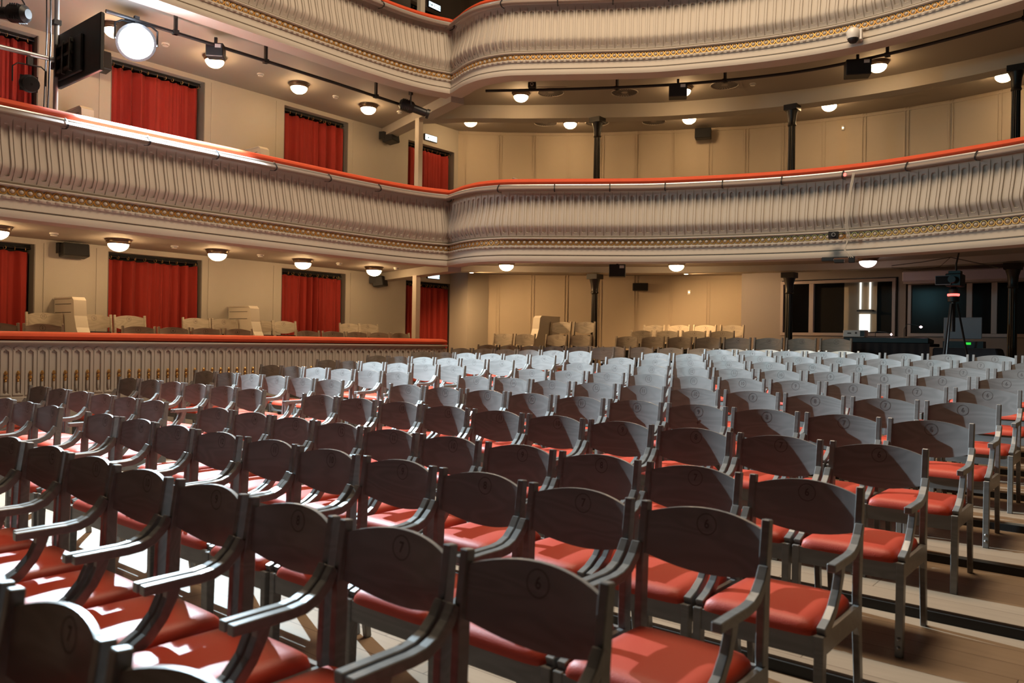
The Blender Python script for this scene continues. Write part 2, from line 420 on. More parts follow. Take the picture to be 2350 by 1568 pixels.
wb = MB(); Wv = WALL
for (a, b) in zip(Wv, Wv[1:]):
    wb.add([(a[0], a[1], -1.6), (b[0], b[1], -1.6), (b[0], b[1], 7.9), (a[0], a[1], 7.9)], [(0, 1, 2, 3)])
for i, (x, y) in enumerate(SEAMS):
    j = min(max(i, 0), len(SEAMS) - 2); t = Vector((SEAMS[j + 1][0] - SEAMS[j][0], SEAMS[j + 1][1] - SEAMS[j][1], 0)).normalized(); n = Vector((t.y, -t.x, 0))
    for o in (-.042, .022):
        c = Vector((x, y, 0)) + t * o
        q = [c, c + t * .02, c + t * .02 + n * .022, c + n * .022]
        wb.sweep(None, [[p + Vector((0, 0, z)) for p in q] for z in (-1.5, 7.8)])
for z in (4.70, 1.42):
    secs = []
    for (x, y) in Wv:
        n = (Vector((-4, 10, 0)) - Vector((x, y, 0))).normalized(); p = Vector((x, y, z))
        secs.append([p, p + n * .02, p + n * .02 + Vector((0, 0, .04)), p + Vector((0, 0, .04))])
    wb.sweep(None, secs)
struct('wall_back', wb, M['panel'])

side_path = [p for p, c in zip(DENSE, CUM) if c <= S_CUSP][::10] + [at_s(S_CUSP)]
cen_path = [p for p, c in zip(DENSE, CUM) if c >= S_CUSP][::10] + [DENSE[-1]]
def inset(P, o): 
    out = []
    for p in P:
        i = min(range(len(DENSE)), key=lambda k: (DENSE[k] - p).length); q, n = frame(CUM[i]); out.append(q + n * o)
    return out
def slab(poly, z0, z1):
    mb = MB(); n = len(poly)
    mb.add([(p[0], p[1], z0) for p in poly] + [(p[0], p[1], z1) for p in poly],
           [tuple(range(n))[::-1], tuple(range(n, 2 * n))] + [(i, (i + 1) % n, (i + 1) % n + n, i + n) for i in range(n)])
    return mb
sp = [(p.x, p.y) for p in inset(side_path, -.02)]; cp = [(p.x, p.y) for p in inset(cen_path, -.02)]
side_poly = sp + [BEAMW, (-12.5, sp[0][1])]
cen_poly = cp + WALL[::-1] + [BEAMW]
for i, dz in enumerate((0, LV)):
    struct('ceiling_%d' % (2 * i + 1), slab(side_poly, 1.35 + dz, 1.62 + dz), M['ceil'])
    cz = 1.52 if i == 0 else 4.77
    struct('ceiling_%d' % (2 * i + 2), slab(cen_poly, cz, cz + .12 if i == 0 else cz + .05), M['ceil'])
struct('ceiling_5', slab(side_poly, 7.4, 7.6), M['ceil']); struct('ceiling_6', slab(cen_poly, 7.75, 7.9), M['ceil'])
# beams: straight beam from the cusp to the left wall and the curved girder over the columns
cusp = at_s(S_CUSP)
def beam(p, q, z0, z1, wdt):
    d = (Vector(q) - Vector(p)); d.normalize(); n = Vector((-d.y, d.x)) * wdt / 2; mb = MB()
    P, Q = Vector(p), Vector(q)
    c = [P - n, Q - n, Q + n, P + n]
    return mb.sweep(None, [[(a.x, a.y, z) for a in c] for z in (z0, z1)])
GIRD = catmull([(-12.4, 11.25), (-11.2, 11.9), (-10.1, 12.7), (-8.9, 13.5), (-7.5, 14.3), (-5.5, 14.93), (-3.7, 15.12), (-1.9, 14.93), (-0.3, 14.4), (1.2, 13.5)], 6)
def girder(z0, z1):
    mb = MB(); secs = []
    for i, p in enumerate(GIRD):
        t = (GIRD[min(i + 1, len(GIRD) - 1)] - GIRD[max(i - 1, 0)]).normalized(); n = Vector((t.y, -t.x, 0))
        secs.append([p + n * .16 + Vector((0, 0, z0)), p - n * .16 + Vector((0, 0, z0)), p - n * .16 + Vector((0, 0, z1)), p + n * .16 + Vector((0, 0, z1))])
    return mb.sweep(None, secs)
for i, (zb, zt, g0, g1) in enumerate(((1.20, 1.60, 1.40, 1.6), (4.16, 4.80, 4.50, 4.80))):
    struct('trim_%d' % (3 + 2 * i), beam((cusp.x + .03, cusp.y + .12), (BEAMW[0] + .01, BEAMW[1] + .05), zb, zt, .26), M['wall'])
    struct('trim_%d' % (4 + 2 * i), girder(g0, g1), M['wall'])
struct('trim_7', MB().box(-12.5, 13.0, -1.6, -11.95, 13.7, 1.6), M['wall'])

# stepped floor
def rowY(r): return {0: 0.645, 1: 1.59, 2: 2.535}.get(r, (8.55 + 1.923 * (r - 4)) * .52 - .055)
def rowZ(r): return -1.466 if r <= 3 else (-1.083 + .1195 * (r - 4)) * .52 - .838
fl = MB(); ri = MB()
fl.box(-10.3, -6, -1.75, 4.5, rowY(3) + .155, rowZ(3))
for r in range(4, 13):
    y0 = rowY(r - 1) + .155; y1 = rowY(r) + .155 if r < 12 else 17.2; z = rowZ(min(r, 11))
    fl.box(-10.3, y0 + .012, -1.75, 4.5, y1 + (0.012 if r < 12 else 0), z)
    if r <= 11: ri.box(-10.3, y0 - .006, rowZ(r - 1), 4.5, y0 + .011, z - .014)
struct('floor', fl, M['floor']); struct('trim_9', ri, M['riser'])
tb = MB(); tb.box(-8.3, 12.35, -.96, -4.1, 13.3, -.79); tb.box(-8.6, 13.3, -.96, -5.3, 14.2, -.66); tb.box(-8.6, 14.2, -.96, -5.3, 16.0, -.53)
tb.box(-10.6, 11.9, -.96, -8.31, 12.55, -.79); tb.box(-9.75, 12.55, -.96, -8.5, 13.25, -.53)
struct('floor_platforms', tb, M['floor'])
bf = MB(); bf.box(-12.5, 0, -1.6, -11.6, 11.0, -.60); bf.box(-11.6, 0, -1.6, -10.33, 10.6, -.79)
struct('floor_box', bf, M['floor'])

# ---------------------------------------------------------------- stalls box parapet with gilded drops
def make_parapet():
    root = empty('box_parapet', (-10.2, 6, -1.4), 0, label='low box parapet with arched slots, gilded drops and red padded top', cat='parapet')
    O = Vector((-10.2, 6, -1.4)); mb = MB(); p = .1272; y0, y1 = 1.4, 10.55
    n = int((y1 - y0) / p); zs = [-.145, -.155, -.162, -.17, -.178, -.19, -.205, -.213, -.222, -.235, -.26, -.36, -.46, -.56, -.66, -.69, -.70, -.715, -.722, -.74]
    us = [-.0636, -.058, -.054, -.041, -.030, -.026, -.014, 0, .014, .026, .030, .041, .054, .058]
    def dep(u, z):
        a = abs(u); d = .012
        if a < .056 and z > -.717 and z < -.205 + math.sqrt(.055 ** 2 - min(a, .055) ** 2): d = 0
        if a < .028 and z > -.695 and z < -.232 + math.sqrt(max(0, .028 ** 2 - a * a)): d = .024
        return d
    R = len(zs); cols = 0
    for k in range(n):
        for u in us:
            for z in zs: mb.v.append((-10.2 - dep(u, z), y1 - (n - k - .5) * p + u, z))
            cols += 1
    for c in range(cols - 1):
        for j in range(R - 1): mb.f.append((c * R + j, c * R + j + 1, c * R + R + j + 1, c * R + R + j))
    mb.v = [tuple(Vector(v) - O) for v in mb.v]
    mb.obj('arched_panel', M['plaster'], root)
    def loc(m): m.v = [tuple(Vector(v) - O) for v in m.v]; return m
    # mouldings around, following a rounded end
    def run(prof):
        P = [Vector((0, 0.8, 0)), Vector((0, 10.45, 0))] + [Vector((-.14 + .14 * math.cos(a), 10.45 + .14 * math.sin(a), 0)) for a in [PI / 2 * k / 6 for k in range(1, 7)]] + [Vector((-.45, 10.59, 0))]
        m2 = MB(); secs = []
        for i, q in enumerate(P):
            t = (P[min(i + 1, len(P) - 1)] - P[max(i - 1, 0)]).normalized(); nn = Vector((t.y, -t.x, 0))
            secs.append([Vector((-10.2, 0, 0)) + q + nn * o + Vector((0, 0, z)) for o, z in prof])
        return m2, secs
    m2, s2 = run([(-.28, -.09), (.05, -.09), (.055, -.10), (.05, -.115), (.02, -.12), (-.012, -.145)]); m2.sweep(None, s2, False); loc(m2).obj('top_moulding', M['plaster'], root, True)
    m2, s2 = run([(-.012, -.74), (.012, -.745), (.012, -.79), (.0, -.80), (0, -1.46)]); m2.sweep(None, s2, False); loc(m2).obj('plinth', M['plaster'], root, True)
    m2, s2 = run([(-.28, -.10), (-.28, -1.4)]); m2.sweep(None, s2, False); loc(m2).obj('inner_panel', M['plaster'], root, True)
    m2 = MB().box(-10.5, 10.44, -.74, -10.212, 10.575, -.145); loc(m2).obj('end_panel', M['plaster'], root)
    ell = [(-.11 + .155 * math.cos(2 * PI * k / 16), -.035 + .055 * math.sin(2 * PI * k / 16)) for k in range(16)]
    m2, s2 = run(ell); m2.sweep(None, s2, True); loc(m2).obj('rail_cushion', M['redv'], root, True)
    gm = MB()
    for zc in (0, -.052): gm.lathe([(.004, zc + .034), (.012, zc + .026), (.0185, zc + .008), (.018, zc - .006), (.010, zc - .016)], n=12, flute=.86)
    gm.lathe([(.009, -.070), (.013, -.078), (.0135, -.088), (.008, -.096)], n=10)
    gme = gm.mesh('gilded_drop', True, M['gold'])
    cm = MB(); cm.lathe([(.014, -.098), (.0155, -.104), (.0135, -.11), (.0155, -.116), (.0155, -.20), (.012, -.207), (.004, -.212)], n=12)
    cme = cm.mesh('drop_stem', True, M['plaster'])
    for k in range(n):
        y = y1 - (n - k - .5) * p
        g = link('gilded_drop', gme, root); g.location = Vector((-10.2 - .008, y, -.468)) - O
        c = link('drop_stem', cme, g)
make_parapet()

# ---------------------------------------------------------------- door curtains
def make_curtain(y0, y1, z0, zt, label, seed, bunch=0.0):
    rnd = random.Random(seed); root = empty('door_curtain', (XW - .12, (y0 + y1) / 2, z0), 0, label=label, cat='curtain', group='red door curtains')
    H = zt - z0 - .10; W = y1 - y0; mb = MB(); secs = []; n = 90
    ph = [rnd.uniform(0, 6.28) for _ in range(5)]
    zz = [0, .25, .5, .7, .85, .95, 1.0]
    for i in range(n + 1):
        t = i / n; u = t + .03 * math.sin(3 * t * PI + ph[0]); q = []
        for j, k in enumerate(zz):
            amp = (.040 + .028 * math.sin(9 * t + ph[1])) * (1.1 - .35 * k)
            x = amp * math.sin(2 * PI * u * 8 + ph[2] + .5 * (1 - k)) + .01 * math.sin(2 * PI * u * 23 + ph[3])
            dz = -.018 * abs(math.sin(PI * u * 10)) if k == 1.0 else 0
            yy = -W / 2 + .02 + (W - .04 - bunch * (1 - k * .2)) * t
            q.append((x, yy, k * H + dz))
        secs.append(q)
    mb.sweep(None, secs, False); c = mb.obj('cloth', M['curtain'], root, True)
    sm = c.modifiers.new('thick', 'SOLIDIFY'); sm.thickness = .006
    MB().tube([(0, -W / 2, H + .045), (0, W / 2, H + .045)], .012, 8).obj('rod', M['black'], root, True)
    tv, tf = torus_vf(.024, .004, 10, 5); rm = MB().add([(v[0], v[1], v[2]) for v in tv], tf).mesh('curtain_ring', True, M['gold'])
    for k in range(11):
        r = link('curtain_ring', rm, root); r.location = (0, -W / 2 + .06 + (W - .12) * (k + rnd.uniform(-.2, .2)) / 10, H + .03); r.rotation_euler = (0, 0, rnd.uniform(-.5, .5))
ORD = ['first', 'second', 'third', 'fourth']
LVN = [('in the stalls box', -.60, 1.27), ('behind the first balcony', 1.66, 4.25), ('behind the second balcony', 4.64, 7.23)]
WHERE = ['cut by the left edge of the photo', 'second from the left', 'third from the left', 'beside the corner post and exit sign']
sd = 0
for li, (ln, z0, zt) in enumerate(LVN):
    for di, (a, b) in enumerate(OPEN):
        if li == 2 and di < 3: continue
        sd += 1
        make_curtain(a + .02, b - .02, z0, zt, 'red door curtain %s, %s' % (ln, WHERE[di]), sd, .0)

# ---------------------------------------------------------------- ceiling lamps
def make_lamp():
    root = empty('ceiling_lamp')
    MB().lathe([(.174, 0), (.18, -.008), (.176, -.020), (.164, -.026), (.160, -.048), (.148, -.056), (.142, -.072), (.10, -.072)], n=28).obj('lamp_rim', M['bronze'], root, True)
    MB().lathe([(.137, -.068), (.135, -.088), (.123, -.115), (.10, -.14), (.068, -.16), (.03, -.171), (.002, -.173)], n=24).obj('lamp_shade', M['glass'], root, True)
    return root
L0 = make_lamp(); used = False
LAMPS = [((-11.47, 3.65, 1.35), 'low', 'over the stalls box at the left edge'),
    ((-11.47, 5.17, 1.35), 'low', 'over the stalls box, above the left divider'), ((-11.45, 6.68, 1.35), 'low', 'over the stalls box, right of the second curtain'),
    ((-11.47, 8.29, 1.35), 'low', 'over the stalls box, above the third curtain'), ((-11.47, 9.88, 1.35), 'low', 'over the stalls box, beside the wall speaker near the beam'),
    ((-9.78, 11.72, 1.52), 'low', 'under the first balcony centre, leftmost, above folding seats'), ((-7.02, 13.33, 1.52), 'low', 'under the first balcony centre, right of the black hanging box'),
    ((-3.9, 14.2, 1.52), 'low', 'under the first balcony centre, over the sound desk'),
    ((-11.43, 5.05, 4.33), 'up', 'under the second balcony, left beside the glaring spotlight'), ((-11.43, 6.57, 4.33), 'up', 'under the second balcony, behind the small black box'),
    ((-11.47, 8.15, 4.33), 'up', 'under the second balcony, above the third curtain'), ((-11.46, 9.67, 4.33), 'up', 'under the second balcony, beside the profile spotlight and beam'),
    ((-9.62, 11.88, 4.77), 'up', 'under the second balcony centre, below the small camera on the pipe'), ((-6.98, 13.4, 4.77), 'up', 'under the second balcony centre, partly behind a black box'),
    ((-3.77, 14.12, 4.77), 'up', 'under the second balcony centre, right of the rightmost black box'), ((-11.6, 12.62, 4.77), 'up', 'behind the girder on first balcony, leftmost near exit sign'),
    ((-9.96, 14.0, 4.77), 'up', 'behind the girder on first balcony, left of the first column'), ((-7.74, 15.15, 4.77), 'up', 'behind the girder on first balcony, above the wall box'),
    ((-5.13, 15.9, 4.77), 'up', 'behind the girder on first balcony, right of the second column'), ((-2.2, 15.9, 4.77), 'up', 'behind the girder on first balcony, against the rightmost column')]
for (loc, k, d) in LAMPS:
    o = L0 if not used else copy_tree(L0); used = True
    o.location = loc; tag(o, 'lit round lamp ' + d, 'lamp', 'round ceiling lamps')
    if 'sound desk' in d:
        for c in o.children:
            if c.name.startswith('lamp_shade'): c.data = c.data.copy(); c.data.materials[0] = M['glassd']

# ---------------------------------------------------------------- columns, post
def make_column(z0, z1):
    root = empty('iron_column'); H = z1 - z0
    MB().lathe([(.095, 0), (.095, .12), (.08, .16), (.078, .42), (.092, .45), (.092, .49), (.078, .52), (.088, .58), (.078, .62)], n=20).obj('base', M['iron'], root, True)
    MB().lathe([(.072, .60), (.067, H * .55), (.062, H - .38)], n=28, flute=.88).obj('shaft', M['iron'], root)
    cm = MB().lathe([(.062, H - .40), (.078, H - .38), (.076, H - .36), (.068, H - .34), (.074, H - .28), (.082, H - .20), (.105, H - .12), (.11, H - .10)], n=20)
    cm.box(-.12, -.12, H - .10, .12, .12, H - .001); cm.obj('capital', M['iron'], root, True)
    return root
COLS = [(-8.85, 13.38), (-5.45, 14.8), (-1.88, 14.8)]
cn = ['left of three, beside the stacked folding seats', 'middle one, left of the control room window', 'right one, near the right edge']
cl = make_column(-.96, 1.37); cu_ = make_column(1.66, 4.5)
for i, (x, y) in enumerate(COLS):
    o = cl if i == 0 else copy_tree(cl); o.location = (x, y, -.96); tag(o, 'dark cast iron column under the first balcony, ' + cn[i], 'column', 'iron columns')
for i, (x, y) in enumerate(COLS):
    o = cu_ if i == 0 else copy_tree(cu_); o.location = (x, y, 1.66); tag(o, 'dark cast iron column on the first balcony, ' + ['left of three', 'middle of three', 'rightmost, beside a lamp'][i], 'column', 'iron columns')
PX, PY = -10.93, 10.46
for z0, z1, d in ((-.79, 1.21, 'in the stalls box'), (1.62, 4.17, 'on the first balcony'), (4.64, 7.4, 'on the second balcony')):
    o = MB().box(-.055, -.055, 0, .055, .055, z1 - z0).obj('square_post', M['cream'], None, bevel=.004)
    o.location = (PX, PY, z0); tag(o, 'cream square post under the cross beam ' + d, 'post', 'square posts')

# ---------------------------------------------------------------- theatre chairs
CH = M['chair']
def y_back(x, z): return .012 + .034 * (1 - (x / .21) ** 2) + (z - .7) * .09
def backrest_mesh():
    mb = MB(); nx, nz = 12, 8; F = []; B = []
    for i in range(nx + 1):
        x = -.212 + .424 * i / nx; k = 1 - (x / .212) ** 2
        zt = .858 + .034 * k; zb = .708 - .040 * k
        for j in range(nz + 1):
            z = zb + (zt - zb) * j / nz; y = y_back(x, z); F.append((x, y, z)); B.append((x, y + .014, z))
    n = len(F); mb.v = F + B; s = nz + 1
    for i in range(nx):
        for j in range(nz):
            a = i * s + j; mb.f.append((a, a + s, a + s + 1, a + 1)); mb.f.append((n + a, n + a + 1, n + a + s + 1, n + a + s))
    for i in range(nx):
        a = i * s; mb.f.append((a, n + a, n + a + s, a + s)); a = i * s + nz; mb.f.append((a, a + s, n + a + s, n + a))
    for j in range(nz):
        mb.f.append((j, j + 1, n + j + 1, n + j)); a = nx * s + j; mb.f.append((a, n + a, n + a + 1, a + 1))
    return mb.mesh('backrest', True, CH)
def seat_mesh():
    mb = MB(); secs = []; nx, ny = 12, 12
    def zt(u, v):
        e = min(1, (1 - abs(u)) / .22); g = min(1, (1 - abs(v)) / .2)
        return .432 + .040 * math.sqrt(max(0, 1 - (1 - e) ** 2)) * math.sqrt(max(0, 1 - (1 - g) ** 2)) + .010 * (1 - u * u) * (1 - v * v)
    V = []; 
    def mp(u, v):
        r = 1 - .06 * (abs(u) ** 6) * (abs(v) ** 6)
        return u * (.222 + .0 * v) * r, -.262 + v * .238 * r
    for i in range(nx + 1):
        u = math.sin((i / nx - .5) * PI)
        for j in range(ny + 1):
            v = math.sin((j / ny - .5) * PI); x, y = mp(u, v); V.append((x, y, zt(u, v)))
    n = len(V); mb.v = V + [(x, y, .422) for x, y, z in V]; s = ny + 1
    for i in range(nx):
        for j in range(ny):
            a = i * s + j; mb.f.append((a, a + s, a + s + 1, a + 1)); mb.f.append((n + a, n + a + 1, n + a + s + 1, n + a + s))
    for i in range(nx):
        a = i * s; mb.f.append((a, n + a, n + a + s, a + s)); a = i * s + ny; mb.f.append((a, a + s, n + a + s, n + a))
    for j in range(ny):
        mb.f.append((j, j + 1, n + j + 1, n + j)); a = nx * s + j; mb.f.append((a, n + a, n + a + 1, a + 1))
    me = mb.mesh('seat', False, M['seat']); me.polygons.foreach_set('use_smooth', [True] * len(me.polygons)); me.set_sharp_from_angle(angle=math.radians(60)); return me
def rear_leg(sx):
    mb = MB(); x = .226 * sx
    mb.bar([(x, .052, 0), (x, .010, .33), (x, .004, .47), (x, .012, .70), (x, .034, .894)], .028, [.034, .046, .048, .046, .034]); return mb.mesh('leg', False, CH, .003)
def front_leg(sx):
    mb = MB(); x = .236 * sx
    mb.bar([(x, -.478, 0), (x, -.474, .30), (x, -.470, .428)], .034, [.034, .042, .046]); return mb.mesh('leg', False, CH, .003)
def arm_mesh(sx):
    mb = MB(); x = .236 * sx
    # one bentwood arm: rises to the post at the rear, runs level, with a curved support sweeping down to the front leg
    mb.bar([(x - .0 * sx, -.008, .748), (x, -.035, .705), (x, -.075, .668), (x, -.12, .650), (x, -.17, .645), (x, -.26, .645), (x, -.365, .645)], .033, [.030, .034, .036, .036, .034, .034, .032])
    mb.bar([(x, -.262, .64), (x, -.270, .60), (x, -.298, .545), (x, -.345, .490), (x, -.405, .452), (x, -.466, .430)], [.030, .030, .030, .031, .032, .033], [.050, .040, .036, .038, .042, .046])
    return mb.mesh('armrest', False, CH, .003)
def frame_mesh():
    mb = MB()
    mb.box(-.223, -.488, .345, .223, -.466, .424); mb.box(-.213, -.02, .355, .213, 0, .424)
    for s in (-1, 1):
        x = .231 * s; mb.add([(x + d * .011, y, z) for d in (-1, 1) for y, z in ((-.45, .345), (-.45, .424), (-.0, .424), (-.0, .29), (-.045, .345))],
                             [(0, 1, 2, 3, 4), (9, 8, 7, 6, 5)] + [(i, (i + 1) % 5, (i + 1) % 5 + 5, i + 5) for i in range(5)])
    return mb.mesh('seat_frame', False, CH)
def fold_mesh():
    mb = MB(); mb.box(-.205, -.06, .36, .205, -.025, .64); return mb.mesh('folded_seat', False, M['blackm'], .006)
MS = dict(back=backrest_mesh(), seat=seat_mesh(), rl=[rear_leg(-1), rear_leg(1)], fl=[front_leg(-1), front_leg(1)], arm=[arm_mesh(-1), arm_mesh(1)], frame=frame_mesh(), fold=fold_mesh())
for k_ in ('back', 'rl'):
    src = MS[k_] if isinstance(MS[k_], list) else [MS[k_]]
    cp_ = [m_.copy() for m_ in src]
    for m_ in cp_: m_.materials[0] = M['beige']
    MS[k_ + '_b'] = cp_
NUM = {}
def number_mesh(n):
    if n in NUM: return NUM[n]
    mb = MB(); zc = .838; N = 26; tilt = math.atan(.09)
    def put(x, z, off): return (x, y_back(x, zc + z) - off, zc + z)
    v = []; f = []
    for k in range(N):
        a = 2 * PI * k / N
        for r in (.0345, .0375): v.append(put(r * math.cos(a), r * math.sin(a), .0007))
    for k in range(N): f.append((2 * k, 2 * k + 1, (2 * k + 3) % (2 * N), (2 * k + 2) % (2 * N)))
    mb.add(v, f)
    if n:
        tv, tf = text_mesh(str(n), .046); mb.add([put(p[0] * .86, p[1], .0007) for p in tv], tf)
    NUM[n] = mb.mesh('number_medallion', False, M['mark']); return NUM[n]
PROTO = {}
def chair_proto(kind):
    if kind in PROTO: return PROTO[kind]
    t = empty('theatre_chair' if kind != 'folding' else 'folding_chair'); 
    fo = kind == 'folding'
    b = link('backrest', MS['back_b'][0] if fo else MS['back'], t); link('number_medallion', number_mesh(0), b)
    for i in (0, 1): link('leg', (MS['rl_b'] if fo else MS['rl'])[i], t)
    if kind == 'folding':
        link('folded_seat', MS['fold'], t)
        return PROTO.setdefault(kind, t)
    link('seat', MS['seat'], t); link('seat_frame', MS['frame'], t)
    for i in (0, 1): link('leg', MS['fl'][i], t)
    for i in (0, 1): link('armrest', MS['arm'][i], t)
    return PROTO.setdefault(kind, t)
first = {'arm': True, 'folding': True}
def chair(x, y, z, rz, num, label, group, kind='arm', scale=1.0):
    p = chair_proto(kind); 
    t = p if first[kind] else copy_tree(p); first[kind] = False
    t.location = (x, y, z); t.rotation_euler = (0, 0, rz); t.scale = (scale,) * 3
    for c in t.children:
        for g in c.children:
            if g.name.startswith('number'): g.data = number_mesh(num)
    tag(t, label, 'chair', group); return t
ROWN = ['nearest', 'second', 'third', 'fourth', 'fifth', 'sixth', 'seventh', 'eighth', 'ninth', 'tenth', 'eleventh', 'twelfth']
X0 = {0: -1.12, 1: -1.25, 2: -1.23, 3: -1.18, 4: -1.15}
rs = random.Random(3)
for r in range(0, 12):
    x0 = X0.get(r, -1.11) if r < 11 else -1.11
    idx = range(6, 16)
    if r == 0: idx = [6.83 + k for k in range(0, 4)]; 
    if r == 11: idx = range(5, 15)
    if r in (9, 10): idx = range(6, 16)
    for k, i in enumerate(idx):
        n = int(i + .2) if r != 11 else int(i) - 4
        x = x0 - (i - 6) * .52 - (.52 if r == 11 else 0) * 0
        if r == 0: x = -1.24 - .52 * (k) + .0; n = 7 + k - 1
        ch = chair(x + rs.uniform(-.001, .001), rowY(r) + rs.uniform(-.010, .010), rowZ(r), rs.uniform(-.004, .004), n,
              'grey wooden armchair numbered %d, red seat, %s row from the camera, right-hand block' % (n, ROWN[r]), 'armchairs of the right-hand block')
        if r in (4, 6) and n == 6:
            for zb in (.045, .085):
                MB().lathe([(.002, .012), (.007, .008), (.009, 0), (.009, -.004)], n=10).obj('bolt', M['steel'], ch, True).matrix_local = Matrix.Translation((.236, -.497, zb)) @ Matrix.Rotation(PI / 2, 4, 'X')
        if r == 5 and n == 9:
            MB().box(-.0015, y_back(0, .77) - .0025, .745, .0015, y_back(0, .77) - .0005, .790).box(-.011, y_back(0, .77) - .0026, .757, .011, y_back(0, .77) - .0006, .760).obj('engraved_mark', M['mark'], ch)
XL = {4: -13.3, 5: -13.43, 6: -13.52, 7: -13.6, 8: -13.66, 9: -13.71, 10: -13.77, 11: -14.2, 3: -13.2, 2: -13.15, 1: -13.1}
for r in range(1, 12):
    for k in range(6):
        n = 16 + k; x = (XL[r] - k * .985) * .52; y = rowY(r)
        if r == 11: x = (-14.2 - .99 * k) * .52
        chair(x + rs.uniform(-.001, .001), y + rs.uniform(-.010, .010), rowZ(r), rs.uniform(-.004, .004), n,
              'grey wooden armchair numbered %d, red seat, %s row from the camera, left-hand block' % (n, ROWN[r]), 'armchairs of the left-hand block')
# unlit row behind, raised rows
for k in range(9):
    n = 19 - k; chair(-6.45 + .56 * (k - 3), 12.05, -.955, 0, n, 'shaded grey chair numbered %d in the lone row behind the bright rows' % n, 'chairs under the balcony', 'folding')
for k, n in enumerate((18, 17, 16, 15, 14, 13, 12, 11)):
    chair(-7.84 + .545 * k, 12.95, -.79, 0, n, 'beige lit folding chair numbered %d on the first raised step under balcony' % n, 'chairs under the balcony', 'folding', 1.03)
for k, n in enumerate((10, 9, 8, 7)):
    chair(-8.05 + .565 * k, 13.85, -.66, 0, n, 'beige lit folding chair numbered %d on the second raised step under balcony' % n, 'chairs under the balcony', 'folding', 1.03)
for k, n in enumerate((10, 9, 8, 7)):
    chair(-8.28 + .575 * k, 14.75, -.53, 0, n, 'beige lit folding chair numbered %d in the last row against the wall' % n, 'chairs under the balcony', 'folding', 1.03)
for k, n in enumerate((12, 11)):
    chair(-9.1 + .56 * k, 12.42, -.79, 0, n, 'folding chair numbered %d in the front pair beside the wooden divider' % n, 'chairs under the balcony', 'folding', 1.05)
    chair(-9.37 + .56 * k, 12.95, -.53, 0, n, 'folding chair numbered %d in the rear pair beside the wooden divider' % n, 'chairs under the balcony', 'folding', 1.05)
for k in range(2):
    chair(-10.17 + .55 * k, 12.1, -.79, 0, 0, ['folding chair with blank round hollow, nearer the corner', 'folding chair with blank round hollow, against the wooden divider'][k], 'chairs under the balcony', 'folding', 1.05)
# chairs in the stalls box, facing the hall
for n, a, b in ((11, 4.23, 4.70), (12, 4.91, 5.38), (13, 5.42, 5.89), (14, 6.48, 6.97), (15, 6.99, 7.47), (16, 7.68, 8.15), (17, 8.16, 8.63), (18, 9.62, 10.09), (19, 10.10, 10.57)):
    chair(-12.1, (a + b) / 2, -.60, PI / 2, n, 'beige lit folding chair numbered %d in the box row against the wall' % n, 'chairs in the stalls box', 'folding')
for n, y in ((1, 3.57), (2, 4.09), (3, 5.32), (4, 5.83), (5, 6.34), (6, 6.87), (7, 8.17), (8, 8.70), (9, 9.22), (10, 9.74), (11, 10.25)):
    chair(-11.1, y, -.77, PI / 2, n, 'folding chair numbered %d just showing over the red box rail' % n, 'chairs in the stalls box', 'folding')
for n, y in ((9, 9.2), (10, 9.75)):
    chair(-10.9, y + .1, 1.66, PI / 2, n, 'chair back numbered %d peeping over the first balcony rail near the post' % n, 'balcony chairs', 'folding', 1.06)

# ---------------------------------------------------------------- curved dividers
def divider(loc, label, rz=0, top=.50, base=-.6):
    root = empty('seat_divider', (loc[0], loc[1], base), rz, label=label, cat='divider'); H = top - base
    prof = [(0, 0), (0, H), (.62, H), (.66, H - .03), (.69, H - .25), (.76, H - .42), (.88, H - .58), (1.02, H - .68), (1.02, 0)]
    mb = MB(); n = len(prof); mb.add([(x, s * .075, z) for s in (-1, 1) for x, z in prof], [tuple(range(n)), tuple(range(n, 2 * n))[::-1]])
    mb.obj('side_panel', M['cream'], root)
    mb = MB(); secs = []
    P = prof[1:8]
    for i, (x, z) in enumerate(P):
        a = P[max(i - 1, 0)]; b = P[min(i + 1, len(P) - 1)]; d = Vector((b[0] - a[0], b[1] - a[1])).normalized(); nn = Vector((-d.y, d.x)) 
        secs.append([(x, -.085, z), (x, .085, z), (x + nn.x * .02, .085, z + nn.y * .02), (x + nn.x * .02, -.085, z + nn.y * .02)])
    mb.sweep(None, secs); mb.obj('top_board', M['cream'], root)
    mb = MB()
    for z in (H - .08, H - .2): mb.box(.04, -.079, z, .58, -.074, z + .008)
    mb.obj('groove', M['mark'], root); return root
divider((-12.48, 4.80), 'curved cream divider in the stalls box, left one beside chair 11')
divider((-12.48, 7.58), 'curved cream divider in the stalls box, right one beside chair 15')
divider((-12.48, 4.86), 'top of cream divider over the first balcony rail, left one', 0, 3.2, 1.66)
divider((-12.48, 7.72), 'top of cream divider over the first balcony rail, right one', 0, 3.2, 1.66)
divider((-9.72, 13.3), 'tall cream wooden divider between blank and numbered folding chairs', -PI / 2, .50, -.79)

# ---------------------------------------------------------------- exit signs, speakers, sensors, vents
def exit_sign(z, yc, label):
    root = empty('exit_sign', (XW, yc, z), 0, label=label, cat='sign', group='lit exit signs')
    MB().box(0, -.19, -.07, .035, .19, .07).obj('housing', M['black'], root)
    MB().box(.035, -.175, -.058, .038, .175, .058).obj('lit_face', M['sign'], root)
    v, f = text_mesh('ВЫХОД', .092); MB().add([(.0395, p[0], p[1]) for p in v], f).obj('lettering', M['signtxt'], root)
exit_sign(1.41, 12.45, 'small lit exit sign above the corner door in the stalls box')
exit_sign(4.41, 12.30, 'small lit exit sign above the corner door on the first balcony')
exit_sign(7.31, 12.34, 'small lit exit sign above the corner door on the second balcony')

